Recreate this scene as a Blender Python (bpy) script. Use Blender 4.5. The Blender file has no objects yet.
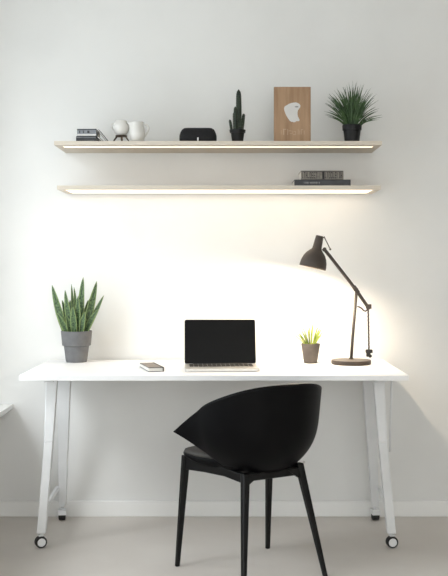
import bpy, bmesh, math, random
from mathutils import Vector, Matrix
PI = math.pi
C = bpy.context.scene.collection
sc = bpy.context.scene

# ------------------------------------------------------------------ camera, world, light, exposure
F, HX, HY, HC = 1020.0, 228.0, 264.0, 1.19          # focal length in px, vanishing point, eye height
cam_d = bpy.data.cameras.new('camera'); cam = bpy.data.objects.new('camera', cam_d); C.objects.link(cam)
cam.location = (0, 0, HC); cam.rotation_euler = (PI/2, 0, 0)
cam_d.sensor_fit = 'HORIZONTAL'; cam_d.sensor_width = 36; cam_d.lens = F/448*36
cam_d.shift_x = -(HX-224)/448; cam_d.shift_y = -(288-HY)/448
cam_d.clip_start = 0.05
sc.camera = cam
w = bpy.data.worlds.new('world'); sc.world = w; w.use_nodes = True
w.node_tree.nodes['Background'].inputs[0].default_value = (0.885, 0.96, 1, 1)
w.node_tree.nodes['Background'].inputs[1].default_value = 2.95
def area(name, loc, rot, sx, sy, power, col):
    l = bpy.data.lights.new(name, 'AREA'); l.shape = 'RECTANGLE'; l.size = sx; l.size_y = sy
    l.energy = power; l.color = col
    o = bpy.data.objects.new(name, l); C.objects.link(o); o.location = loc; o.rotation_euler = rot
    return o
WY0, WY1, WZ0, WZ1 = 2.3, 4.45, 0.56, 2.4          # daylight window in the left wall
LW, RW, BW, NW, CEIL = -1.30, 2.7, 4.82, -1.6, 2.75
SKY = Vector((-2.7, 2.3, 3.1))
sky_l = area('daylight_left', SKY, (Vector((-.5, 4.4, .2))-SKY).to_track_quat('-Z', 'Y').to_euler(), 1.1, 1.1, 8.5, (0.93, 0.965, 1.0)); sky_l.data.spread = math.radians(65)
area('rear_fill', (0.7, NW-0.32, 1.55), (PI/2, 0, 0), 2.6, 1.9, 44, (1.0, 0.93, 0.85))  # fill lamp added behind the camera to lift the near sides
LED2, LED1, BULB = 1.35, 1.5, 1000.0
sc.view_settings.view_transform = 'Standard'; sc.view_settings.look = 'None'
sc.view_settings.gamma = 1; sc.view_settings.use_curve_mapping = False
sc.view_settings.exposure = 0.0

# ------------------------------------------------------------------ helpers
def P(px, py, D): return Vector(((px-HX)*D/F, D, HC-(py-HY)*D/F))
def srgb(r, g, b):
    f = lambda c: (c/255/12.92) if c/255 <= .04045 else ((c/255+.055)/1.055)**2.4
    return (f(r), f(g), f(b), 1)
def mat(name, c1, c2=None, rough=.5, scale=8, stretch=(1,1,1), detail=4, bump=0, metal=0, bscale=None, spec=.5, lo=.35, hi=.65, sub=0):
    m = bpy.data.materials.new(name); m.use_nodes = True; nt = m.node_tree; N = nt.nodes; L = nt.links
    b = N['Principled BSDF']; b.inputs['Roughness'].default_value = rough; b.inputs['Metallic'].default_value = metal
    b.inputs['Specular IOR Level'].default_value = spec
    tc = N.new('ShaderNodeTexCoord'); mp = N.new('ShaderNodeMapping'); mp.inputs['Scale'].default_value = stretch
    L.new(tc.outputs['Object'], mp.inputs[0])
    no = N.new('ShaderNodeTexNoise'); no.inputs['Scale'].default_value = scale; no.inputs['Detail'].default_value = detail
    L.new(mp.outputs[0], no.inputs[0])
    r = N.new('ShaderNodeValToRGB'); r.color_ramp.elements[0].position = lo; r.color_ramp.elements[1].position = hi
    r.color_ramp.elements[0].color = c1; r.color_ramp.elements[1].color = c2 or c1
    L.new(no.outputs[0], r.inputs[0]); L.new(r.outputs[0], b.inputs['Base Color'])
    if bump:
        n2 = N.new('ShaderNodeTexNoise'); n2.inputs['Scale'].default_value = bscale or scale*4; n2.inputs['Detail'].default_value = 6
        L.new(mp.outputs[0], n2.inputs[0]); bp = N.new('ShaderNodeBump'); bp.inputs['Strength'].default_value = bump
        bp.inputs['Distance'].default_value = .002; L.new(n2.outputs[0], bp.inputs['Height']); L.new(bp.outputs[0], b.inputs['Normal'])
    return m
def emis(name, col, strength):
    m = bpy.data.materials.new(name); m.use_nodes = True; b = m.node_tree.nodes['Principled BSDF']
    b.inputs['Base Color'].default_value = (.9,.88,.84,1)
    b.inputs['Emission Color'].default_value = col; b.inputs['Emission Strength'].default_value = strength
    return m
BASE = {}
def bmn(): return bmesh.new()
def obj(name, bm, m, parent=None, smooth=False, bevel=0, subd=0, solid=0, kind=None):
    base = BASE.get(parent.name if parent else None, Vector((0,0,0)))
    bmesh.ops.translate(bm, verts=bm.verts[:], vec=-base)
    bmesh.ops.recalc_face_normals(bm, faces=bm.faces[:])
    me = bpy.data.meshes.new(name); bm.to_mesh(me); bm.free()
    for mm in (m if isinstance(m, (list, tuple)) else [m]): me.materials.append(mm)
    if smooth:
        for p in me.polygons: p.use_smooth = True
    o = bpy.data.objects.new(name, me); C.objects.link(o)
    if parent: o.parent = parent
    if solid:
        s = o.modifiers.new('solid', 'SOLIDIFY'); s.thickness = solid; s.offset = 0
    if bevel:
        b = o.modifiers.new('bevel', 'BEVEL'); b.width = bevel; b.segments = 2; b.limit_method = 'ANGLE'; b.angle_limit = .6
        b.harden_normals = False
    if subd:
        s = o.modifiers.new('sub', 'SUBSURF'); s.levels = subd; s.render_levels = subd
    BASE[o.name] = base
    if kind: o['kind'] = kind
    return o
def thing(name, label, cat, loc, group=None):
    o = bpy.data.objects.new(name, None); C.objects.link(o); o.location = loc; o.empty_display_size = .05
    BASE[o.name] = Vector(loc); o['label'] = label; o['category'] = cat
    if group: o['group'] = group
    return o
def tag(o, label, cat, group=None):
    o['label'] = label; o['category'] = cat
    if group: o['group'] = group
    return o
def box(bm, x0, x1, y0, y1, z0, z1, M=None):
    v = [bm.verts.new((x, y, z)) for x in (x0, x1) for y in (y0, y1) for z in (z0, z1)]
    for f in ((0,1,3,2), (4,6,7,5), (0,4,5,1), (2,3,7,6), (0,2,6,4), (1,5,7,3)): bm.faces.new([v[i] for i in f])
    if M is not None: bmesh.ops.transform(bm, matrix=M, verts=v)
    return bm
def lathe(bm, prof, seg=40, M=None, cap0=True, cap1=True):
    rings = []
    for r, z in prof:
        rings.append([bm.verts.new((r*math.cos(2*PI*i/seg), r*math.sin(2*PI*i/seg), z)) for i in range(seg)])
    for a, b in zip(rings, rings[1:]):
        for i in range(seg): bm.faces.new((a[i], a[(i+1)%seg], b[(i+1)%seg], b[i]))
    if cap0: bm.faces.new(rings[0])
    if cap1: bm.faces.new(rings[-1])
    if M is not None: bmesh.ops.transform(bm, matrix=M, verts=[v for r in rings for v in r])
    return bm
def tube(bm, pts, rad, seg=10):
    pts = [Vector(p) for p in pts]; n = len(pts)
    rad = rad if isinstance(rad, (list, tuple)) else [rad]*n
    t0 = (pts[1]-pts[0]).normalized(); up = Vector((0,1,0)) if abs(t0.y) < .9 else Vector((1,0,0))
    u = t0.cross(up).normalized(); rings = []
    for k in range(n):
        t = (pts[min(k+1,n-1)]-pts[max(k-1,0)]).normalized()
        u = (u-t*u.dot(t)).normalized(); v = t.cross(u)
        rings.append([bm.verts.new(pts[k]+(u*math.cos(2*PI*i/seg)+v*math.sin(2*PI*i/seg))*rad[k]) for i in range(seg)])
    for a, b in zip(rings, rings[1:]):
        for i in range(seg): bm.faces.new((a[i], a[(i+1)%seg], b[(i+1)%seg], b[i]))
    bm.faces.new(rings[0]); bm.faces.new(rings[-1])
    return bm
def ball(bm, c, r, sx=1, sy=1, sz=1, seg=16):
    vs = bmesh.ops.create_uvsphere(bm, u_segments=seg, v_segments=seg//2+2, radius=r)['verts']
    bmesh.ops.transform(bm, matrix=Matrix.Translation(c) @ Matrix.Diagonal((sx, sy, sz, 1)), verts=vs)
    return bm
def beam(bm, a, b, w0, d0, w1, d1, ax=Vector((1,0,0)), ay=Vector((0,1,0))):   # tapered four-sided bar from a to b
    a = Vector(a); b = Vector(b)
    q = [[bm.verts.new(p+ax*(sx*w/2)+ay*(sy*d/2)) for sx, sy in ((-1,-1),(1,-1),(1,1),(-1,1))] for p, w, d in ((a,w0,d0),(b,w1,d1))]
    for i in range(4): bm.faces.new((q[0][i], q[0][(i+1)%4], q[1][(i+1)%4], q[1][i]))
    bm.faces.new(q[0]); bm.faces.new(q[1])
    return bm
def bez(a, b, c, n=10): return [a*(1-t)**2+b*2*t*(1-t)+c*t*t for t in [i/n for i in range(n+1)]]
def T(v): return Matrix.Translation(v)
def RZ(a): return Matrix.Rotation(a, 4, 'Z')

# ------------------------------------------------------------------ materials
M_wall = mat('white_plaster', srgb(228,228,226), srgb(232,232,230), .9, 3, bump=.05, bscale=60, spec=.2)
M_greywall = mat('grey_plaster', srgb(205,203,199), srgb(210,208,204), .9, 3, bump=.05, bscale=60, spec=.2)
M_trim = mat('white_trim_paint', srgb(236,236,234), srgb(240,240,238), .5, 4)
M_floor = mat('pale_concrete', srgb(206,199,192), srgb(216,210,203), .55, 2.2, detail=8, bump=.06, bscale=50, spec=.35, lo=.3, hi=.7)
M_desk = mat('white_laminate', srgb(236,236,236), srgb(240,240,240), .45, 5)
M_steel = mat('white_powder_coat', srgb(226,228,229), srgb(232,233,234), .4, 10)
M_shelf = mat('pale_birch', srgb(206,196,181), srgb(209,199,185), .6, 3, (1,10,10), 2)
M_shell = mat('black_moulded_plastic', srgb(4,4,6), srgb(6,6,8), .5, 20, bump=.03, bscale=200, spec=.12)
M_chairleg = mat('black_lacquered_steel', srgb(8,8,9), srgb(10,10,11), .38, 20, spec=.3)
M_seat = mat('charcoal_seat_pad', srgb(52,50,47), srgb(62,59,55), .7, 60, bump=.2)
M_lamp = mat('dark_bronze_paint', srgb(66,58,53), srgb(73,65,59), .5, 20, spec=.35)
M_lampbase = mat('dark_bronze_base', srgb(60,51,45), srgb(70,60,52), .4, 15, spec=.35)
M_shadein = mat('shade_lining', srgb(215,205,190), srgb(220,210,195), .6, 10)
M_pot = mat('grey_matte_clay', srgb(98,98,99), srgb(110,110,111), .85, 25, bump=.2, bscale=90)
M_pot2 = mat('taupe_matte_clay', srgb(96,88,82), srgb(108,99,92), .85, 25, bump=.2, bscale=90)
M_potb = mat('black_plastic_pot', srgb(18,18,19), srgb(24,24,25), .5, 30, spec=.3)
M_soil = mat('dark_soil', srgb(40,32,25), srgb(62,50,40), .95, 120, bump=.5)
M_alu = mat('brushed_aluminium', srgb(196,194,190), srgb(204,202,198), .38, 40, (1,20,1), metal=.6)
M_screen = mat('black_glass_screen', srgb(12,12,13), srgb(14,14,15), .3, 10, spec=.15)
M_key = mat('black_keycap', srgb(30,29,28), srgb(38,36,35), .5, 60)
M_black = mat('black_rubber', srgb(22,22,23), srgb(30,30,31), .6, 60)
M_paper = mat('paper_edge', srgb(214,211,205), srgb(232,229,224), .85, 60, (1,1,30))
M_taupe = mat('taupe_notebook_cover', srgb(120,112,106), srgb(138,130,123), .7, 40)
M_darkcov = mat('charcoal_book_cover', srgb(44,46,50), srgb(58,60,64), .5, 30)
M_greycov = mat('slate_book_cover', srgb(120,124,130), srgb(144,148,153), .45, 30, (1,1,12))
M_ceram = mat('white_glazed_ceramic', srgb(216,214,209), srgb(226,224,219), .3, 6)
M_wooddark = mat('dark_walnut', srgb(52,40,30), srgb(72,56,42), .6, 20, (8,1,1))
M_board = mat('oak_board', srgb(148,117,88), srgb(172,140,109), .6, 7, (7,7,.8), 5, bump=.08, bscale=30)
M_boardside = mat('oak_board_edge', srgb(112,90,68), srgb(130,105,80), .7, 12, (1,9,1))
M_pale = mat('pale_print', srgb(205,203,200), srgb(212,210,207), .7, 10)
M_palebrown = mat('faded_print', srgb(184,158,132), srgb(192,166,142), .7, 10)
M_greyprint = mat('grey_blot_print', srgb(140,140,140), srgb(150,150,150), .7, 10)
M_cactus = mat('cactus_skin', srgb(24,34,24), srgb(40,54,36), .6, 30)
M_spine = mat('cactus_spine', srgb(150,150,130), srgb(165,160,140), .7, 10)
M_speaker = mat('black_speaker_cloth', srgb(16,16,18), srgb(24,24,27), .65, 160, bump=.3, spec=.3)
M_tyre = M_black
def leafmat(name, c1, c2, c3, sc_, w):      # leaf with lighter margin mottling
    m = mat(name, c1, c2, .5, sc_, (1,1,3), 3, lo=.4, hi=.6); return m
M_grass = mat('green_grass_blade', srgb(36,62,32), srgb(72,100,56), .5, 30)
M_lime = mat('yellow_green_blade', srgb(92,118,30), srgb(148,160,62), .55, 40)
def snakemat():
    m = bpy.data.materials.new('snake_plant_leaf'); m.use_nodes = True; nt = m.node_tree; N = nt.nodes; L = nt.links
    b = N['Principled BSDF']; b.inputs['Roughness'].default_value = .45
    uv = N.new('ShaderNodeUVMap'); sp = N.new('ShaderNodeSeparateXYZ'); L.new(uv.outputs[0], sp.inputs[0])
    mp = N.new('ShaderNodeMapping'); mp.inputs['Scale'].default_value = (1.5, 9, 1); L.new(uv.outputs[0], mp.inputs[0])
    no = N.new('ShaderNodeTexNoise'); no.inputs['Scale'].default_value = 2.2; no.inputs['Detail'].default_value = 3; L.new(mp.outputs[0], no.inputs[0])
    r = N.new('ShaderNodeValToRGB'); r.color_ramp.elements[0].position = .4; r.color_ramp.elements[1].position = .62
    r.color_ramp.elements[0].color = srgb(38,60,36); r.color_ramp.elements[1].color = srgb(96,122,76)
    L.new(no.outputs[0], r.inputs[0])
    r2 = N.new('ShaderNodeValToRGB'); e = r2.color_ramp.elements; e[0].position = 0; e[0].color = (1,1,1,1); e[1].position = .16; e[1].color = (0,0,0,1)
    a = e.new(.84); a.color = (0,0,0,1); a = e.new(1.0); a.color = (1,1,1,1)
    L.new(sp.outputs[0], r2.inputs[0])
    mx = N.new('ShaderNodeMixRGB'); mx.inputs[2].default_value = srgb(136,154,96)
    L.new(r2.outputs[0], mx.inputs[0]); L.new(r.outputs[0], mx.inputs[1]); L.new(mx.outputs[0], b.inputs['Base Color'])
    return m
M_snake = snakemat()
M_led2 = emis('led_diffuser_bright', (1.0, .82, .62, 1), LED2)
M_led1 = emis('led_diffuser_dim', (1.0, .78, .57, 1), LED1)
M_bulb = emis('warm_bulb', (1.0, .83, .62, 1), BULB)
M_ind = mat('white_indicator', srgb(225,225,225), None, .4)

# ------------------------------------------------------------------ the room
S = 'structure'; TH = .3
obj('floor', box(bmn(), LW-TH, RW+.1, NW-TH, BW+.15, -.1, 0), M_floor, kind=S)
obj('ceiling', box(bmn(), LW-TH, RW+.1, NW-TH, BW+.15, CEIL, CEIL+.1), M_wall, kind=S)
obj('wall_back', box(bmn(), LW-TH, RW+.1, BW, BW+.15, 0, CEIL), M_wall, kind=S)
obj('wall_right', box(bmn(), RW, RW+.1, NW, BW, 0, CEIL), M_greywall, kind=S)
bm = bmn()
box(bm, LW-TH, LW, NW, WY0, 0, CEIL); box(bm, LW-TH, LW, WY1, BW, 0, CEIL)
box(bm, LW-TH, LW, WY0, WY1, 0, WZ0-.052); box(bm, LW-TH, LW, WY0, WY1, WZ1, CEIL)
obj('wall_left', bm, M_wall, kind=S)
bm = bmn(); X0, X1 = -.6, 2.0
box(bm, LW-TH, X0, NW-TH, NW, 0, CEIL); box(bm, X1, RW+.1, NW-TH, NW, 0, CEIL)
box(bm, X0, X1, NW-TH, NW, 0, .6); box(bm, X0, X1, NW-TH, NW, 2.5, CEIL)
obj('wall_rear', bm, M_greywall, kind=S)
BH, BD = .073, .019
obj('baseboard_back', box(bmn(), LW, RW, BW-BD, BW, 0, BH), M_trim, bevel=.003, kind=S)
obj('baseboard_left', box(bmn(), LW, LW+BD, NW, BW-BD, 0, BH), M_trim, bevel=.003, kind=S)
obj('baseboard_right', box(bmn(), RW-BD, RW, NW, BW-BD, 0, BH), M_trim, bevel=.003, kind=S)
# windows, the rear one added for fill light: frames set into the openings; the left one has the long white sill seen at the photo's left edge
def window(n, boxes):
    bm = bmn()
    for b in boxes: box(bm, *b)
    return obj('window_%d' % n, bm, M_trim, bevel=.003, kind=S)
fx0, fx1 = LW-.2, LW-.15; bx = []
for y in (WY0, (WY0+WY1)/2-.03, WY1-.05): bx.append((fx0, fx1, y, y+.05, WZ0-.03, WZ1))
for z in (WZ0-.03, WZ1-.05): bx.append((fx0, fx1, WY0, WY1, z, z+.05))
win = window(1, bx)
obj('window_sill', box(bmn(), LW-.2, -215*BW/F, WY0-.08, BW-.0005, .506, .5285), M_trim, win, bevel=.002)
bx = []
for x in (X0, (X0+X1)/2-.03, X1-.05): bx.append((x, x+.05, NW-.2, NW-.15, .6, 2.5))
for z in (.6, 2.45): bx.append((X0, X1, NW-.2, NW-.15, z, z+.05))
window(2, bx)  # unseen window, added as the opening for the rear fill lamp

# ------------------------------------------------------------------ desk
DZ = .74; DF, DB = 4.12, 4.80; XL, XR = -.845, .731
desk = thing('desk', 'long white desk on white trestle legs with casters standing against the wall', 'desk', ((XL+XR)/2, 4.46, 0))
obj('desktop', box(bmn(), XL, XR, DF, DB, DZ-.022, DZ), M_desk, desk, bevel=.0015)
ZT = DZ-.022
for s in (-1, 1):
    xf = (lambda l, r: l if s < 0 else r)
    # front leg: folded, tapering steel profile
    top = P(xf(52.5, 378.2), 382, 4.3); top.z = ZT; bot = P(xf(41.5, 391.2), 535, 4.28); bot.z = .062
    mid = top.lerp(bot, .42); mid.x -= s*.005
    bm = bmn()
    for a, b, w0, w1 in ((top, mid, .047, .036), (mid, bot, .036, .037)):
        beam(bm, a, b, w0, .034, w1, .034)
    obj('leg', bm, M_steel, desk, bevel=.003)
    topr = P(xf(64.5, 368.5), 382, 4.62); topr.z = ZT; botr = P(xf(62.6, 375), 512, 4.755); botr.z = .062
    obj('leg', beam(bmn(), topr, botr, .062, .034, .032, .03), M_steel, desk, bevel=.003)
    # thin outer strut
    a = P(xf(47, 391.7), 382, 4.34); a.z = ZT; b = P(xf(44.6, 389.8), 452, 4.31)
    obj('strut', tube(bmn(), (a, b), .0042, 8), M_steel, desk, smooth=True)
    # rail under the top, tying the two legs
    m1 = (topr.x+top.x)/2
    obj('top_rail', beam(bmn(), (top.x, 4.2, ZT-.008), (topr.x, 4.74, ZT-.008), .04, .016, .04, .016, ay=Vector((0,0,1))), M_steel, desk, bevel=.002)
    fa = top.lerp(bot, .86); ra = topr.lerp(botr, .86)
    obj('crossbar', beam(bmn(), (fa.x, fa.y+.012, .155), (ra.x+s*.024, ra.y-.004, .150), .016, .018, .016, .018, ay=Vector((0,0,1))), M_steel, desk, bevel=.002)
    # casters
    for k, (bp, ang, r) in enumerate(((bot, xf(.42, .12), .0245), (botr, PI/2+.1, .0235))):
        R = RZ(ang) @ Matrix.Rotation(PI/2, 4, 'X'); c = Vector((bp.x+(0 if k else s*.003), bp.y, r))
        if k == 1: c.y -= .012
        fork = bmn(); lathe(fork, ((.007,0),(.007,.022)), 12, T(Vector((bp.x, bp.y, .046))))
        if k: box(fork, -.026, .026, -.019, .019, .027, .050, T(Vector((c.x, c.y, 0))) @ RZ(ang))
        else: box(fork, -.012, .012, -.014, .014, .0495, .056, T(Vector((c.x, c.y, 0))) @ RZ(ang))
        cs = obj('caster', fork, M_steel, desk, bevel=.002)
        bm = bmn(); lathe(bm, ((r*.72,-.015),(r*.93,-.015),(r,-.011),(r,.011),(r*.93,.015),(r*.72,.015)), 32, T(c) @ R)
        obj('tyre', bm, M_tyre, cs, smooth=False)
        bm = bmn(); lathe(bm, ((.004,-.0162),(r*.70,-.0162),(r*.72,-.013),(r*.72,.013),(r*.70,.0162),(.004,.0162)), 28, T(c) @ R)
        obj('hub', bm, M_steel if k == 0 else M_black, cs)

# ------------------------------------------------------------------ shelves
def shelf(label, D, x0, x1, z0, z1, led, ly0, ly1):
    t = thing('wall_shelf', label, 'shelf', ((x0+x1)/2, BW, z0), 'floating shelves on the back wall')
    bm = bmn(); g = .004
    box(bm, x0, x1, D, ly0, z0, z1); box(bm, x0, x1, ly1, BW, z0, z1); box(bm, x0, x1, ly0, ly1, z0+g, z1)
    box(bm, x0, x0+.03, ly0, ly1, z0, z0+g); box(bm, x1-.03, x1, ly0, ly1, z0, z0+g)
    obj('board', bm, M_shelf, t)
    obj('light_strip', box(bmn(), x0+.03, x1-.03, ly0, ly1, z0+.001, z0+g), led, t)
    return t
Z1 = HC+(264-141)*4.49/F; Z2 = HC+(264-185.5)*4.53/F
shelf('upper pale birch wall shelf with a slim light strip, holding plants and jugs', 4.49, P(54,0,4.49).x, P(382,0,4.49).x, Z1-.0175, Z1, M_led1, 4.545, 4.60)
shelf('lower pale birch wall shelf glowing brightly underneath, holding two dark books', 4.53, P(57,0,4.53).x, P(381,0,4.53).x, Z2-.0175, Z2, M_led2, 4.56, 4.79)

# ------------------------------------------------------------------ chair
CX, CY = .11, 3.96; fw = Vector((-.52, .854, 0)).normalized(); rt = Vector((fw.y, -fw.x, 0))
def L(x, y, z): return Vector((CX, CY, 0)) + rt*x + fw*y + Vector((0,0,z))
chair = thing('tub_chair', 'black moulded tub chair with slim black legs pulled up to the desk', 'chair', (CX, CY, 0))
def interp(tab, x):
    for (a, va), (b, vb) in zip(tab, tab[1:]):
        if x <= b:
            t = (x-a)/(b-a); return va+(vb-va)*t
    return tab[-1][1]
RIM = ((0,.747),(20,.745),(40,.731),(58,.706),(75,.679),(90,.646),(101,.605),(113,.547))
def rim(a):
    a = abs(a); w_ = min(12, 113-a); return sum(interp(RIM, abs(a+w_*k/6)) for k in range(-6, 7))/13
def low(a):
    a = abs(a)
    if a <= 67: return .404
    t = (a-67)/46; return .404+(.545-.404)*(t**1.15)
def plan(a):
    s = 1 if a >= 0 else -1; a = abs(a); r = math.radians(a)
    if a <= 90: return s*.256*math.sin(r), -.235*math.cos(r)
    t = (a-90)/23; return s*(.256+.012*t+.022*t*t), .135*t
def g(z):
    h = min(max((z-.404)/.346, 0), 1); return .50+.37*(1-(1-min(h/.6, 1))**3.0)+.13*h
bm = bmn(); NA, NB = 84, 26; grid = []
for i in range(NA+1):
    a = -113+226*i/NA; px, py = plan(a); col = []
    for j in range(NB+1):
        z = low(a)+(rim(a)-low(a))*(j/NB); k = g(z)/g(rim(a))
        fy = py*k
        col.append(bm.verts.new(L(px*k, fy, z)))
    grid.append(col)
for i in range(NA):
    for j in range(NB): bm.faces.new((grid[i][j], grid[i+1][j], grid[i+1][j+1], grid[i][j+1]))
obj('backrest_shell', bm, M_shell, chair, smooth=True, solid=.009)
def seatr(phi, f=1.0):        # seat outline: square-cornered front, round rear
    c, s = math.cos(phi), math.sin(phi)
    if s >= 0: n = 4.5; a, b = .212, .236
    else: n = 2.2; a, b = .175, .135
    if s >= 0: a = .175+.075*min(1, s*1.4)
    r = (abs(c/a)**n+abs(s/b)**n)**(-1/n); return r*f
def seatmesh(prof, seg=72):
    bm = bmn(); rings = []
    for f, z, lift in prof:
        ring = []
        for i in range(seg):
            ph = 2*PI*i/seg; r = seatr(ph, f); x, y = r*math.cos(ph), r*math.sin(ph)
            ring.append(bm.verts.new(L(x, y, z + (lift*max(0, y/.2)**2))))
        rings.append(ring)
    for a, b in zip(rings, rings[1:]):
        for i in range(seg): bm.faces.new((a[i], a[(i+1)%seg], b[(i+1)%seg], b[i]))
    bm.faces.new(rings[0]); bm.faces.new(rings[-1]); return bm
obj('seat_pan', seatmesh(((.55,.400,.03),(.75,.403,.03),(.92,.414,.022),(.985,.428,.012),(1,.442,.008),(.985,.447,.006))), M_shell, chair, smooth=True)
obj('seat', seatmesh(((.975,.446,.006),(.99,.452,.004),(.975,.460,.003),(.93,.464,.0),(.6,.462,.0),(.2,.458,.0))), M_seat, chair, smooth=True)
feet = {'fl': ((-.211,.182,.440), (-.236,.208)), 'fr': ((.18,.178,.445), (.206,.231)), 'rl': ((-.122,-.112,.41), (-.2,-.225)), 'rr': ((.122,-.112,.425), (.184,-.199))}
for k, (t_, b_) in feet.items():
    obj('leg', beam(bmn(), L(*t_), L(b_[0], b_[1], 0), (.029), .027, .017, .016, ax=rt, ay=fw), M_chairleg, chair, bevel=.004)
for s in (-1, 1):            # side rails under the seat, deep at the legs
    f_, r_ = (feet['fl'][0], feet['rl'][0]) if s < 0 else (feet['fr'][0], feet['rr'][0])
    pts = [(0, .055), (.35, .04), (.7, .03), (1, .034)]
    bm = bmn(); q = []
    for t, h in pts:
        x = f_[0]+(r_[0]-f_[0])*t; y = f_[1]+(r_[1]-f_[1])*t; zt = .440-.034*t
        q.append([bm.verts.new(L(x+dx, y, z)) for dx, z in ((-.011, zt), (.011, zt), (.011, zt-h), (-.011, zt-h))])
    for a, b in zip(q, q[1:]):
        for i in range(4): bm.faces.new((a[i], a[(i+1)%4], b[(i+1)%4], b[i]))
    bm.faces.new(q[0]); bm.faces.new(q[-1])
    obj('rail', bm, M_chairleg, chair, bevel=.002)
for y, z, x in ((.176, .425, .19), (-.112, .395, .12)):
    bm = beam(bmn(), L(-x, y, z), L(x, y, z), .022, .03, .022, .03, ax=fw, ay=Vector((0,0,1)))
    obj('rail', bm, M_chairleg, chair, bevel=.002)
for s in (-1, 1):            # small brackets beside the rear legs
    bm = bmn(); a = L(s*.122, -.112, .40)
    for y in (-.004, .004): pass
    v = [[bm.verts.new(L(s*(.122-dx), -.128+dy, .405-dz)) for dx, dz in ((-.008,0),(.06,0),(.045,.012),(.008,.036),(-.008,.036))] for dy in (0,.016)]
    n = 5
    for i in range(n): bm.faces.new((v[0][i], v[0][(i+1)%n], v[1][(i+1)%n], v[1][i]))
    bm.faces.new(v[0]); bm.faces.new(v[1])
    obj('bracket', bm, M_chairleg, chair)
tr = L(.135, -.12, .432)
obj('screw', ball(bmn(), L(.13, -.135, .43), .005, seg=10), M_alu, chair, smooth=True)

# ------------------------------------------------------------------ laptop
lp = Vector((-.0225, 4.25, DZ)); rot = RZ(math.radians(3.0))
lap = thing('laptop', 'open silver laptop with a black screen in the middle of the desk', 'laptop', lp)
W_, Dp = .314, .215; B0 = T(lp) @ rot
def rbox(bm, w, h, t, r, M, seg=6):    # rounded rectangle slab, w x h in xy, thickness t
    pts = []
    for cx, cy, a0 in ((w/2-r, h/2-r, 0), (-w/2+r, h/2-r, PI/2), (-w/2+r, -h/2+r, PI), (w/2-r, -h/2+r, 1.5*PI)):
        for i in range(seg+1): a = a0+PI/2*i/seg; pts.append((cx+r*math.cos(a), cy+r*math.sin(a)))
    q = [[bm.verts.new((x, y, z)) for x, y in pts] for z in (0, t)]
    n = len(pts)
    for i in range(n): bm.faces.new((q[0][i], q[0][(i+1)%n], q[1][(i+1)%n], q[1][i]))
    bm.faces.new(q[0]); bm.faces.new(q[1])
    bmesh.ops.transform(bm, matrix=M, verts=q[0]+q[1]); return bm
base = obj('laptop_base', rbox(bmn(), W_, Dp, .0125, .01, B0 @ T((0, Dp/2, .0015))), M_alu, lap, bevel=.0015)
for x in (-.13, .13):
    for y in (.02, .195): obj('rubber_foot', lathe(bmn(), ((.006,0),(.006,.002)), 12, B0 @ T((x, y, 0))), M_black, base)
bm = bmn()
for r in range(6):
    n = 14 if r < 5 else 8; y = .196-.0185*r; wk = .274/n
    if r == 5: ws = [.019]*3+[.024, .094, .024]+[.019]*4; 
    else: ws = [.274/14]*14
    x = -.137
    for k in ws:
        sc_ = .274/sum(ws); box(bm, x+.0012, x+k*sc_-.0012, y-.016, y-.0005, .014, .0152, B0); x += k*sc_
obj('keyboard', bm, M_key, base)
bm = bmn(); box(bm, -.05, .05, .012, .078, .0139, .0143, B0)
obj('trackpad', bm, M_alu, base)
tilt = math.radians(-14); H_ = .199
LM = B0 @ T((0, Dp-.004, .0145)) @ Matrix.Rotation(PI/2+tilt*0-math.radians(12)*1, 4, 'X')
LM = B0 @ T((0, Dp-.006, .0125)) @ Matrix.Rotation(PI/2-math.radians(14), 4, 'X')
lid = obj('laptop_lid', rbox(bmn(), W_, H_, .006, .009, LM @ T((0, H_/2, -.006))), M_alu, lap, bevel=.001)
obj('screen', rbox(bmn(), W_-.003, H_-.004, .0012, .008, LM @ T((0, H_/2+.0005, 0))), M_screen, lid)
obj('hinge', tube(bmn(), [B0 @ Vector((-.12, Dp-.006, .0125)), B0 @ Vector((.12, Dp-.006, .0125))], .0045, 12), M_black, lap, smooth=True)

# ------------------------------------------------------------------ notebook on desk
nb = Vector((-.331, 4.25, DZ)); A_ = math.radians(15)
note = thing('notebook', 'small thick taupe notebook lying at an angle left of the laptop', 'notebook', nb)
NM = T(nb) @ RZ(A_)
nw, nd, nh = .064, .215, .018
Sh = Matrix.Identity(4); 
obj('cover', box(box(box(bmn(), 0, nw, 0, nd, 0, .0025, NM), 0, nw, 0, nd, nh-.0025, nh, NM), nw-.0015, nw+.0002, 0, nd, 0, nh, NM), M_darkcov, note, bevel=.0008)
obj('cover_panel', box(bmn(), .0012, nw-.007, .0015, nd-.0015, nh, nh+.0004, NM), M_taupe, note)
obj('pages', box(bmn(), .0015, nw-.0025, .002, nd-.003, .0025, nh-.0025, NM), M_paper, note)
obj('elastic_band', box(box(bmn(), nw-.006, nw+.0008, -.0008, nd+.0008, nh-.0002, nh+.0008, NM), nw-.004, nw+.0008, -.0012, .0, 0.0002, nh+.0008, NM), M_black, note)

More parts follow.
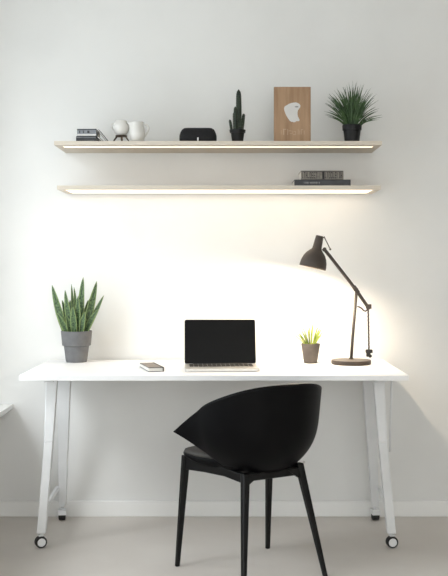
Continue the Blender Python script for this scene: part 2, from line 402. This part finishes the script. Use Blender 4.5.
# ------------------------------------------------------------------ plants
def pot(name, prof, c, m, parent, seg=48):
    return obj(name, lathe(bmn(), prof, seg, T(c)), m, parent, smooth=False, bevel=0)
def shade_smooth_angle(o):
    for p in o.data.polygons: p.use_smooth = True
def leaf(bm, base, tip, w, bow=Vector((0,0,0)), uvl=None, n=10, taper=.8, fold=.25):
    mid = (base+tip)/2+bow; pts = bez(base, mid, tip, n)
    d = (tip-base).normalized(); side = d.cross(Vector((0,-1,0))+Vector((random.uniform(-.5,.5),0,0))).normalized(); nrm = side.cross(d).normalized()
    rows = []
    for i, p in enumerate(pts):
        t = i/n; ww = w*(.75+.5*math.sin(min(t*1.6,1)*PI*.55)) * max(0, (1-t**2.2))**taper + .0004
        rows.append([bm.verts.new(p+side*(k*ww/2)+nrm*(abs(k)*ww*fold)) for k in (-1,-.5,0,.5,1)])
    for i in range(n):
        for k in range(4):
            f = bm.faces.new((rows[i][k], rows[i][k+1], rows[i+1][k+1], rows[i+1][k]))
            if uvl:
                for lp_, (u, v) in zip(f.loops, ((k/4, i/n), ((k+1)/4, i/n), ((k+1)/4, (i+1)/n), (k/4, (i+1)/n))): lp_[uvl].uv = (u, v)
random.seed(4)
# snake plant
D0 = 4.69; c = P(76.5, 0, D0); c.z = DZ
sp_ = thing('snake_plant', 'snake plant with upright pointed leaves in a stepped grey pot at the desk left end', 'plant', c)
H0 = .143
p_ = pot('pot', ((.046,0),(.0485,.003),(.0555,.058),(.0575,.073),(.0655,.077),(.0712,.140),(.0705,H0),(.0655,H0),(.063,H0-.015),(.06,.115)), c, M_pot, sp_)
shade_smooth_angle(p_); p_.modifiers.new('edge', 'EDGE_SPLIT').split_angle = .5
obj('soil', lathe(bmn(), ((.060,.116),(.0615,.124),(.03,.127),(.003,.128)), 32, T(c)), M_soil, sp_, smooth=True)
sn = [(52,285,67,.030,-.01), (65,290,72,.024,-.03), (83.3,277,80,.027,-.02), (96.8,281,83,.028,.0), (104,295,85,.018,.01), (57,313,69,.022,-.04),
      (98.5,309,84,.022,-.035), (71.5,284,75,.013,.02), (74,287,77,.014,.0), (78,296,77,.026,-.045), (70,300,72,.026,.02), (88,300,82,.024,.02), (62,300,71,.022,.03), (91,296,80,.018,.03),
      (73,306,75,.026,-.05), (85,312,81,.024,-.05), (66,316,71,.022,-.045), (79,308,79,.022,.03)]
for x, y, bx_, w_, dy in sn:
    bm = bmn(); uvl = bm.loops.layers.uv.new('UVMap')
    tip = P(x, y, D0+dy); b0 = P(bx_, 0, D0+dy*.5); b0.z = DZ+.12
    leaf(bm, b0, tip, w_*1.18, Vector((random.uniform(-.006,.006), 0, .01)), uvl, 12, .75, .22)
    obj('leaf', bm, M_snake, sp_, smooth=True, solid=.0018)
# small lime grass
D0 = 4.64; c = P(310.6, 0, D0); c.z = DZ
lg = thing('grass_plant', 'little yellow-green spiky plant in a small taupe pot beside the desk lamp', 'plant', c)
p_ = pot('pot', ((.028,0),(.0300,.002),(.0432,.086),(.0430,.0885),(.0395,.0885),(.038,.078)), c, M_pot2, lg)
shade_smooth_angle(p_); p_.modifiers.new('edge', 'EDGE_SPLIT').split_angle = .5
obj('soil', lathe(bmn(), ((.0375,.074),(.0385,.08),(.003,.083)), 24, T(c)), M_soil, lg, smooth=True)
bm = bmn(); random.seed(11)
for i in range(34):
    a = random.uniform(-1, 1); tx = 310.6+a*17.5*random.uniform(.75,1); ty = 321+abs(a)**1.5*8+random.uniform(0, 9)
    tip = P(tx, ty, D0+random.uniform(-.06,.06)*(1-.5*abs(a))); b0 = P(310.6+a*5.5, 0, D0+random.uniform(-.018,.018)); b0.z = DZ+.078
    leaf(bm, b0, tip, random.uniform(.003,.0045), Vector((-(tip.x-b0.x)*.15, 0, .006)), None, 7, .6, .3)
obj('foliage', bm, M_lime, lg, smooth=True)
# grass on upper shelf
D0 = 4.58; c = P(352, 0, D0); c.z = Z1
gp = thing('grass_plant', 'bushy green grass plant in a black pot at the right end of the upper shelf', 'plant', c)
p_ = pot('pot', ((.031,0),(.0325,.002),(.0385,.058),(.0425,.059),(.0435,.080),(.043,.0815),(.040,.0815),(.038,.072)), c, M_potb, gp)
shade_smooth_angle(p_); p_.modifiers.new('edge', 'EDGE_SPLIT').split_angle = .5
obj('soil', lathe(bmn(), ((.0375,.066),(.0385,.073),(.003,.076)), 24, T(c)), M_soil, gp, smooth=True)
bm = bmn(); random.seed(5)
for i in range(190):
    th = random.gauss(0, 31); th = max(-70, min(70, th)); ln = random.uniform(.12,.205)*(1-.22*abs(th)/80)
    az = random.uniform(-1, 1)
    r = math.radians(th); dx = math.sin(r)*ln*.9; dz = math.cos(r)*ln
    b0 = c+Vector((math.sin(r)*.022+random.uniform(-.012,.012), random.uniform(-.026,.026), .070))
    tip = b0+Vector((dx, az*.08*(ln/.19), max(dz, .02)))
    if tip.y > BW-.02: tip.y = BW-.02
    leaf(bm, b0, tip, random.uniform(.0028,.0048), Vector((-dx*.22, 0, .016)), None, 8, .9, .3)
obj('foliage', bm, M_grass, gp, smooth=True)
# cactus
D0 = 4.57; c = P(237.6, 0, D0); c.z = Z1
ca = thing('cactus', 'dark columnar cactus with short side stems in a small black pot', 'plant', c)
p_ = pot('pot', ((.0235,0),(.0245,.002),(.0300,.045),(.0345,.046),(.0365,.0575),(.036,.059),(.032,.059),(.030,.052)), c, M_potb, ca)
shade_smooth_angle(p_); p_.modifiers.new('edge', 'EDGE_SPLIT').split_angle = .5
obj('soil', lathe(bmn(), ((.030,.046),(.0305,.05),(.003,.053)), 20, T(c)), M_soil, ca, smooth=True)
def cstem(bx_, tx, ty, r, dy, nrib=9):
    b0 = P(bx_, 0, D0+dy); b0.z = Z1+.048; t0 = P(tx, ty, D0+dy); bm = bmn(); n = 18; seg = nrib*4; rings = []
    for i in range(n+1):
        t = i/n; p = b0.lerp(t0, t); rr = r*(.86+.14*math.sin(t*PI))*(1 if t < .85 else math.sqrt(max(.02, 1-((t-.85)/.15)**2)))
        rings.append([bm.verts.new(p+Vector((math.cos(2*PI*k/seg), math.sin(2*PI*k/seg), 0))*rr*(1+.10*math.cos(nrib*2*PI*k/seg))) for k in range(seg)])
    for a, b in zip(rings, rings[1:]):
        for k in range(seg): bm.faces.new((a[k], a[(k+1)%seg], b[(k+1)%seg], b[k]))
    bm.faces.new(rings[0]); bm.faces.new(rings[-1])
    st = obj('stem', bm, M_cactus, ca, smooth=True)
    bm = bmn(); ln = (t0-b0).length; m_ = max(4, int(ln/.010))
    for i in range(1, m_):
        for k in range(nrib):
            a = 2*PI*k/nrib; d = Vector((math.cos(a), math.sin(a), .25)); p = b0.lerp(t0, i/m_)+Vector((d.x, d.y, 0))*r*1.02
            tube(bm, (p, p+d*.0045), [.0004, .0001], 3)
    obj('spines', bm, M_spine, st)
cstem(238.9, 238.6, 89.5, .0115, 0); cstem(235.8, 235.2, 106.5, .0075, -.012); cstem(234.6, 234.0, 112, .006, .008); cstem(241.6, 243.8, 113.5, .0072, .006); cstem(231.9, 229.8, 119.5, .0058, -.002); cstem(240.6, 241.0, 121, .0065, -.014)

# ------------------------------------------------------------------ desk lamp
D0 = 4.58
def Q(x, y, dy=0): return P(x, y, D0+dy)
c = P(351.2, 0, D0); c.z = DZ
lm = thing('desk_lamp', 'dark bronze swing-arm desk lamp with round base, bell shade and hanging cable', 'lamp', c)
o = obj('base', lathe(bmn(), ((.084,0),(.088,.002),(.0895,.006),(.0895,.016),(.0875,.0195),(.03,.021),(.012,.023),(.008,.03)), 64, T(c)), M_lampbase, lm, smooth=True)
o.modifiers.new('edge', 'EDGE_SPLIT').split_angle = .6
pb = Vector((c.x, D0, DZ+.018))
obj('pole', tube(bmn(), (pb, Q(352.5, 340), Q(356.4, 292)), .0068, 14), M_lamp, lm, smooth=True)
bm = bmn(); tube(bm, (Q(324, 249), Q(330, 256.3), Q(355.8, 289.6), Q(368.3, 307.6)), .0076, 14)
arm = obj('arm', bm, M_lamp, lm, smooth=True)
bm = bmn(); tube(bm, (Q(355.8, 289.4, -.016), Q(355.8, 289.4, .016)), .0105, 16); tube(bm, (Q(353.6, 286.3), Q(358.3, 293)), .0095, 12)
obj('joint', bm, M_lamp, arm, smooth=False, bevel=.001)
bm = bmn(); tube(bm, (Q(368.3, 307.4, -.012), Q(368.3, 307.4, .012)), .011, 16); box(bm, -.010, .012, -.009, .009, -.010, .010, T(Q(368.6, 306.5)))
obj('joint', bm, M_lamp, arm, bevel=.001)
obj('link', tube(bmn(), bez(Q(357.2, 306.5), Q(361, 307), Q(363.5, 310.5), 6)+[Q(365.5, 311.2), Q(368, 309.3)], .0034, 8), M_lamp, arm, smooth=True)
# shade: axis through rim centre and neck top
r0 = Q(312.5, 267.8); n0 = Q(319.7, 236.4); ax = (n0-r0).normalized(); hgt = (n0-r0).length
RM = T(r0) @ ax.to_track_quat('Z', 'Y').to_matrix().to_4x4()
prof = [(.0575,.0015),(.0590,-.0005),(.0605,0),(.0605,.012),(.058,.030),(.052,.048),(.043,.064),(.032,.076),(.0235,.084),(.021,.090),(.0178,hgt-.006),(.0170,hgt)]
bm = bmn(); lathe(bm, prof, 56, RM, cap0=False, cap1=False)
inner = [(r-.0022, z) for r, z in prof[3:10]]
sh = obj('shade', bm, M_lamp, lm, smooth=True)
obj('shade_cap', lathe(bmn(), ((.0168,hgt-.004),(.0168,hgt+.001),(.014,hgt+.003),(.004,hgt+.0035)), 32, RM), M_lamp, sh, smooth=True)
obj('shade_lining', lathe(bmn(), inner, 56, RM, cap0=False, cap1=True), M_shadein, sh, smooth=True)
bl = obj('bulb', lathe(bmn(), ((.004,.001),(.014,.003),(.022,.012),(.025,.023),(.022,.036),(.014,.050),(.012,.066)), 24, RM), M_bulb, sh, smooth=True)
bm = bmn(); tube(bm, (Q(322.6, 250.6), Q(325.2, 248.5)), .0062, 12); tube(bm, (Q(324.6, 249.2, -.013), Q(324.6, 249.2, .013)), .0085, 14)
obj('shade_joint', bm, M_lamp, lm)
bm = bmn(); tube(bm, (Q(323.5, 238), Q(324.2, 237), Q(327, 242.5), Q(330.2, 249)), .0022, 8); ball(bm, Q(330.3, 249.3), .0048, seg=12)
ball(bm, Q(324.2, 237.3), .004, seg=12)
obj('spring_lever', bm, M_lamp, lm, smooth=True)
# cable hangs from the arm end and ends in a weight at the base's rim
ztop = Q(368.2, 309); zb = Q(369.0, 351)
bm = bmn(); n = 30
for i in range(n):
    p = ztop.lerp(zb, (i+.5)/n); p.x += .0005*math.sin(i*2.2); ball(bm, p, .0042, 1, 1, 1.15, 8)
tube(bm, (ztop, zb), .0022, 6)
obj('cable', bm, M_lamp, lm, smooth=True)
bm = bmn(); box(bm, -.013, .017, -.012, .012, .005, .020, T(Q(368.6, 354))); box(bm, -.010, .008, -.010, .010, -.012, .008, T(Q(368.6, 354))); ball(bm, Q(370.2, 356), .008, seg=12)
obj('cable_weight', bm, M_black, lm, bevel=.002)

# ------------------------------------------------------------------ things on the upper shelf
def shelfy(Z, D, py): return HC-(py-HY)*D/F-Z      # height above the shelf of a pixel row
D0 = 4.515
def book(label, x0, x1, z0, z1, y0, y1, mc, grp, band=None, spine_front=True):
    c = Vector(((x0+x1)/2, (y0+y1)/2, z0)); t = thing('book', label, 'book', c, grp); th_ = .0022
    bm = bmn(); box(bm, x0, x1, y0, y1, z0, z0+th_); box(bm, x0, x1, y0, y1, z1-th_, z1); box(bm, x0, x1, y0, y0+th_, z0, z1)
    obj('cover', bm, mc, t, bevel=.0006)
    obj('pages', box(bmn(), x0+.002, x1-.002, y0+th_, y1-.003, z0+th_, z1-th_), M_paper, t)
    return t
X = lambda px: P(px, 0, D0).x
h1 = shelfy(Z1, D0, 136.3); h2 = shelfy(Z1, D0, 128.8)
b1 = book('slate grey book, lower of the two lying left of the white jugs', X(76), X(96), Z1, Z1+h1, D0, D0+.16, M_darkcov, 'books stacked on the upper shelf')
obj('spine_band', box(bmn(), X(76)-.0004, X(96)+.0004, D0-.0006, D0+.004, Z1+h1-.006, Z1+h1-.0035), M_greycov, b1)
b2 = book('grey book with pale spine panel, upper of the two lying left of the white jugs', X(77), X(96.3), Z1+h1+.0001, Z1+h2, D0+.002, D0+.155, M_greycov, 'books stacked on the upper shelf')
obj('spine_label', box(bmn(), X(77)+.001, X(96.3)-.001, D0+.0012, D0+.004, Z1+h1+.003, Z1+h1+.0105), M_pale, b2)
for xa, xb in ((79, 80.2), (87.2, 89.4), (83, 83.8)): obj('spine_mark', box(bmn(), X(xa), X(xb), D0+.0012, D0+.004, Z1+h1+.014, Z1+h2-.008), M_darkcov, b2)
obj('spine_band', box(bmn(), X(77)-.0004, X(96.3)+.0004, D0+.0012, D0+.004, Z1+h2-.0055, Z1+h2-.001), M_darkcov, b2)
for i, (dx, lab) in enumerate(((0, 'thin dark booklet leaning against the book stack, inner of two'), (1, 'thin dark booklet leaning against the book stack, outer of two'))):
    a = Vector((X(97.4), D0+.02, Z1+h1-.001)) if i == 0 else Vector((X(97.8), D0+.02, Z1+h2-.004))
    b = Vector((X(102.2), D0+.02, Z1+.0035)) if i == 0 else Vector((X(106.8), D0+.02, Z1+.0035))
    d = (b-a).normalized(); nn = Vector((-d.z, 0, d.x))
    if nn.z < 0: nn = -nn
    t = thing('booklet', lab, 'book', (b.x, D0+.02, Z1), 'booklets leaning by the book stack')
    def slab(o0, o1, y0, y1):
        bm = bmn(); v = [bm.verts.new(Vector((p.x, y, p.z))+nn*o) for y in (y0, y1) for p in (a, b) for o in (o0, o1)]
        for f in ((0,1,3,2),(4,6,7,5),(0,4,5,1),(2,3,7,6),(0,2,6,4),(1,5,7,3)): bm.faces.new([v[k] for k in f])
        return bm
    obj('cover', slab(.0022, .0038, D0+.005, D0+.12), M_darkcov, t); 
    obj('cover', slab(-.0036, -.002, D0+.005, D0+.12), M_darkcov, t)
    obj('pages', slab(-.002, .0022, D0+.007, D0+.118), M_paper, t)
# white round cup on a dark stand
c = P(121.3, 0, 4.57); c.z = Z1
st = thing('pot_stand', 'small dark wooden splayed-leg stand under the round white cup', 'stand', c)
obj('ring', lathe(bmn(), ((.014,.0285),(.026,.0285),(.026,.034),(.014,.034)), 24, T(c)), M_wooddark, st)
for a in (PI*1.03, -PI/2+.15, PI*.5, -.1):
    d = Vector((math.cos(a), math.sin(a), 0))
    obj('leg', beam(bmn(), c+d*.018+Vector((0,0,.031)), c+d*.040, .009, .009, .006, .006), M_wooddark, st)
cc = c+Vector((0, 0, .0342))
cup = thing('sugar_bowl', 'round white ceramic cup with small handle on a dark wooden stand', 'cup', cc)
o = obj('body', lathe(bmn(), ((.012,0),(.020,.002),(.031,.014),(.0365,.030),(.036,.044),(.031,.056),(.026,.0625),(.025,.066),(.022,.066),(.0225,.062),(.028,.052),(.032,.040),(.032,.028),(.024,.010),(.004,.006)), 40, T(cc)), M_ceram, cup, smooth=True)
obj('handle', tube(bmn(), bez(cc+Vector((-.028,0,.054)), cc+Vector((-.056,0,.056)), cc+Vector((-.036,0,.026)), 10), .003, 8), M_ceram, cup, smooth=True)
# jug
c = P(137.3, 0, 4.55); c.z = Z1
jg = thing('milk_jug', 'white ceramic jug with spout and handle on the upper shelf', 'jug', c)
bm = bmn(); prof = ((.020,0),(.026,.001),(.032,.018),(.0355,.036),(.0345,.054),(.029,.072),(.0265,.082),(.0285,.0915),(.0262,.0915),(.0245,.082),(.027,.070),(.032,.052),(.033,.036),(.029,.018),(.004,.006))
lathe(bm, prof, 40, T(c))
for v in bm.verts:
    h = v.co.z-Z1
    if h > .06 and v.co.x < c.x-.012 and abs(v.co.y-c.y) < .014: v.co.x -= .020*((h-.06)/.0315)*(1-abs(v.co.y-c.y)/.014)
obj('body', bm, M_ceram, jg, smooth=True)
obj('handle', tube(bmn(), bez(c+Vector((.026,0,.082)), c+Vector((.072,0,.078)), c+Vector((.031,0,.026)), 14), [.0042]*15, 10), M_ceram, jg, smooth=True)
# speaker
D0 = 4.515; x0, x1 = P(179, 0, D0).x, P(216.6, 0, D0).x; zt = shelfy(Z1, D0, 127.2); cx = (x0+x1)/2
spk = thing('speaker', 'low rounded black speaker with a tiny white light on the upper shelf', 'speaker', (cx, D0+.04, Z1))
def sprof(z0, z1, gx, r0, r1, y0, y1):
    bm = bmn(); rings = []; n = 10
    W2 = (x1-x0)/2-gx; Y2 = (y1-y0)/2; cyy = (y0+y1)/2
    for i in range(n+1):
        t = i/n; z = z0+(z1-z0)*t
        if t < .15: s = -(r0*(1-math.sqrt(max(0, 1-(1-t/.15)**2))))
        elif t > .4: u = (t-.4)/.6; s = -(r1*(1-math.sqrt(max(0, 1-u*u)))) - r1*.45*u
        else: s = 0
        ring = []; m_ = 48
        for k in range(m_):
            a = 2*PI*k/m_; ca_, sa_ = math.cos(a), math.sin(a); e = .32
            ring.append(bm.verts.new((cx+math.copysign(abs(ca_)**e, ca_)*(W2+s), cyy+math.copysign(abs(sa_)**.6, sa_)*(Y2+s*.9), z)))
        rings.append(ring)
    for a, b in zip(rings, rings[1:]):
        for k in range(len(a)): bm.faces.new((a[k], a[(k+1)%len(a)], b[(k+1)%len(a)], b[k]))
    bm.faces.new(rings[0]); bm.faces.new(rings[-1]); return bm
obj('housing', sprof(Z1+.006, Z1+zt, 0, .001, .015, D0, D0+.085), M_speaker, spk, smooth=True)
obj('foot', sprof(Z1, Z1+.0075, .006, .001, .001, D0+.006, D0+.079), M_black, spk)
obj('indicator_light', box(bmn(), cx-.0025, cx+.0035, D0-.0015, D0+.01, Z1+.004, Z1+.019), M_ind, spk)
# wooden board with pale emblem
D0 = 4.54; x0, x1 = P(274, 0, D0).x, P(310.8, 0, D0).x; zt = shelfy(Z1, D0, 86.8)
bd = thing('wooden_plaque', 'upright oak board with pale bitten-fruit emblem and faded lettering', 'plaque', ((x0+x1)/2, D0+.01, Z1))
bo = obj('board', box(bmn(), x0, x1, D0, D0+.024, Z1, Z1+zt), M_board, bd, bevel=.0015)
poly = [(124,252),(130,235),(150,222),(172,210),(190,204),(212,200),(232,199),(250,205),(262,214),(269,226),(268,242),(258,254),(248,268),(244,285),(244,305),(248,325),(258,345),(263,357),(252,366),(236,364),(224,372),(212,376),(203,371),(190,371),(176,362),(163,345),(148,320),(137,298),(128,274)]
def flat(pts, y0, y1):
    bm = bmn(); q = [[bm.verts.new((p.x, y, p.z)) for p in pts] for y in (y0, y1)]; n = len(pts)
    bm.faces.new(q[0]); bm.faces.new(q[1][::-1])
    for i in range(n): bm.faces.new((q[0][i], q[0][(i+1)%n], q[1][(i+1)%n], q[1][i]))
    return bm
obj('emblem', flat([P(x/8.86+270, y/8.86+80, D0) for x, y in poly], D0-.0008, D0+.001), M_pale, bd)
obj('emblem_spot', flat([P(296.6+1.9*math.cos(2*PI*i/16), 106.8+.8*math.sin(2*PI*i/16), D0) for i in range(16)], D0-.0014, D0+.001), M_greyprint, bd)
bm = bmn()                     # faded lettering: worn strokes, no longer readable
def stroke(x, y0, y1, w_=.45):
    a = P(x-w_/2, y1, D0); b = P(x+w_/2, y0, D0); box(bm, a.x, b.x, D0-.0006, D0+.0005, a.z, b.z)
for x, y0, y1, w_ in ((281.2,130.2,134.6,.5),(283.6,128.8,134.8,1.0),(285.2,129,129.6,2.2),(287.7,129,135,.5),(290,130.6,131.1,3),(292.2,130.6,133.8,.5),(291,133.4,133.9,2.4),(294.6,131.2,131.7,2.2),(295.6,131.4,134,.5),(294.4,134.2,134.8,3.2),(298.2,129,134.5,.5),(299.8,130.5,134.5,.5),(301.3,129,134.5,.5),(302.2,129.4,129.9,1.8),(304.2,130.6,134.4,.5)):
    stroke(x, y0, y1, w_)
obj('lettering', bm, M_palebrown, bd)

# ------------------------------------------------------------------ books on the lower shelf
D0 = 4.555; X = lambda px: P(px, 0, D0).x
h1 = shelfy(Z2, D0, 179.6); h2 = shelfy(Z2, D0, 170.6)
k1 = book('wide flat black book at the bottom of the pile on the lower shelf', X(294.3), X(350.7), Z2, Z2+h1, D0, D0+.19, M_darkcov, 'books on the lower shelf')
bm = bmn(); random.seed(3)
for i in range(11):
    x = X(304)+i*.0066; box(bm, x, x+random.choice((.002,.0035,.0045)), D0-.0006, D0+.0005, Z2+h1*.38, Z2+h1*.62)
obj('spine_lettering', bm, M_greyprint, k1)
M_greybk = mat('grey_patterned_spine', srgb(120,114,106), srgb(142,136,126), .6, 60)
k2 = book('grey book with dense black lettering on its spine, top of the lower shelf pile', X(301), X(343.6), Z2+h1+.0001, Z2+h2, D0+.004, D0+.17, M_greybk, 'books on the lower shelf')
bm = bmn(); x = X(302.2); zA, zB = Z2+h1+.006, Z2+h2-.007
Y = D0+.004
while x < X(341.8):            # tall narrow letter shapes in black across the spine
    w_ = random.uniform(.005,.0085); st_ = .0017; kind_ = random.choice('IEHOTNL')
    if kind_ in 'IEHONL': box(bm, x, x+st_, Y-.0007, Y+.0004, zA, zB)
    if kind_ in 'HON': box(bm, x+w_-st_, x+w_, Y-.0007, Y+.0004, zA, zB)
    if kind_ in 'EOT': box(bm, x, x+w_, Y-.0008, Y+.0004, zB-.004, zB)
    if kind_ in 'EOL': box(bm, x, x+w_, Y-.0008, Y+.0004, zA, zA+.004)
    if kind_ in 'EHN': box(bm, x, x+w_, Y-.0008, Y+.0004, (zA+zB)/2-.002, (zA+zB)/2+.002)
    if kind_ == 'T': box(bm, x+w_/2-st_/2, x+w_/2+st_/2, Y-.0007, Y+.0004, zA, zB)
    x += w_+.0022
box(bm, X(322.5), X(324.6), Y-.0009, Y+.0004, zA-.003, zB+.003)
box(bm, X(301.4), X(343.2), Y-.0009, Y+.0004, Z2+h2-.0045, Z2+h2-.0022)
obj('spine_lettering', bm, M_black, k2)
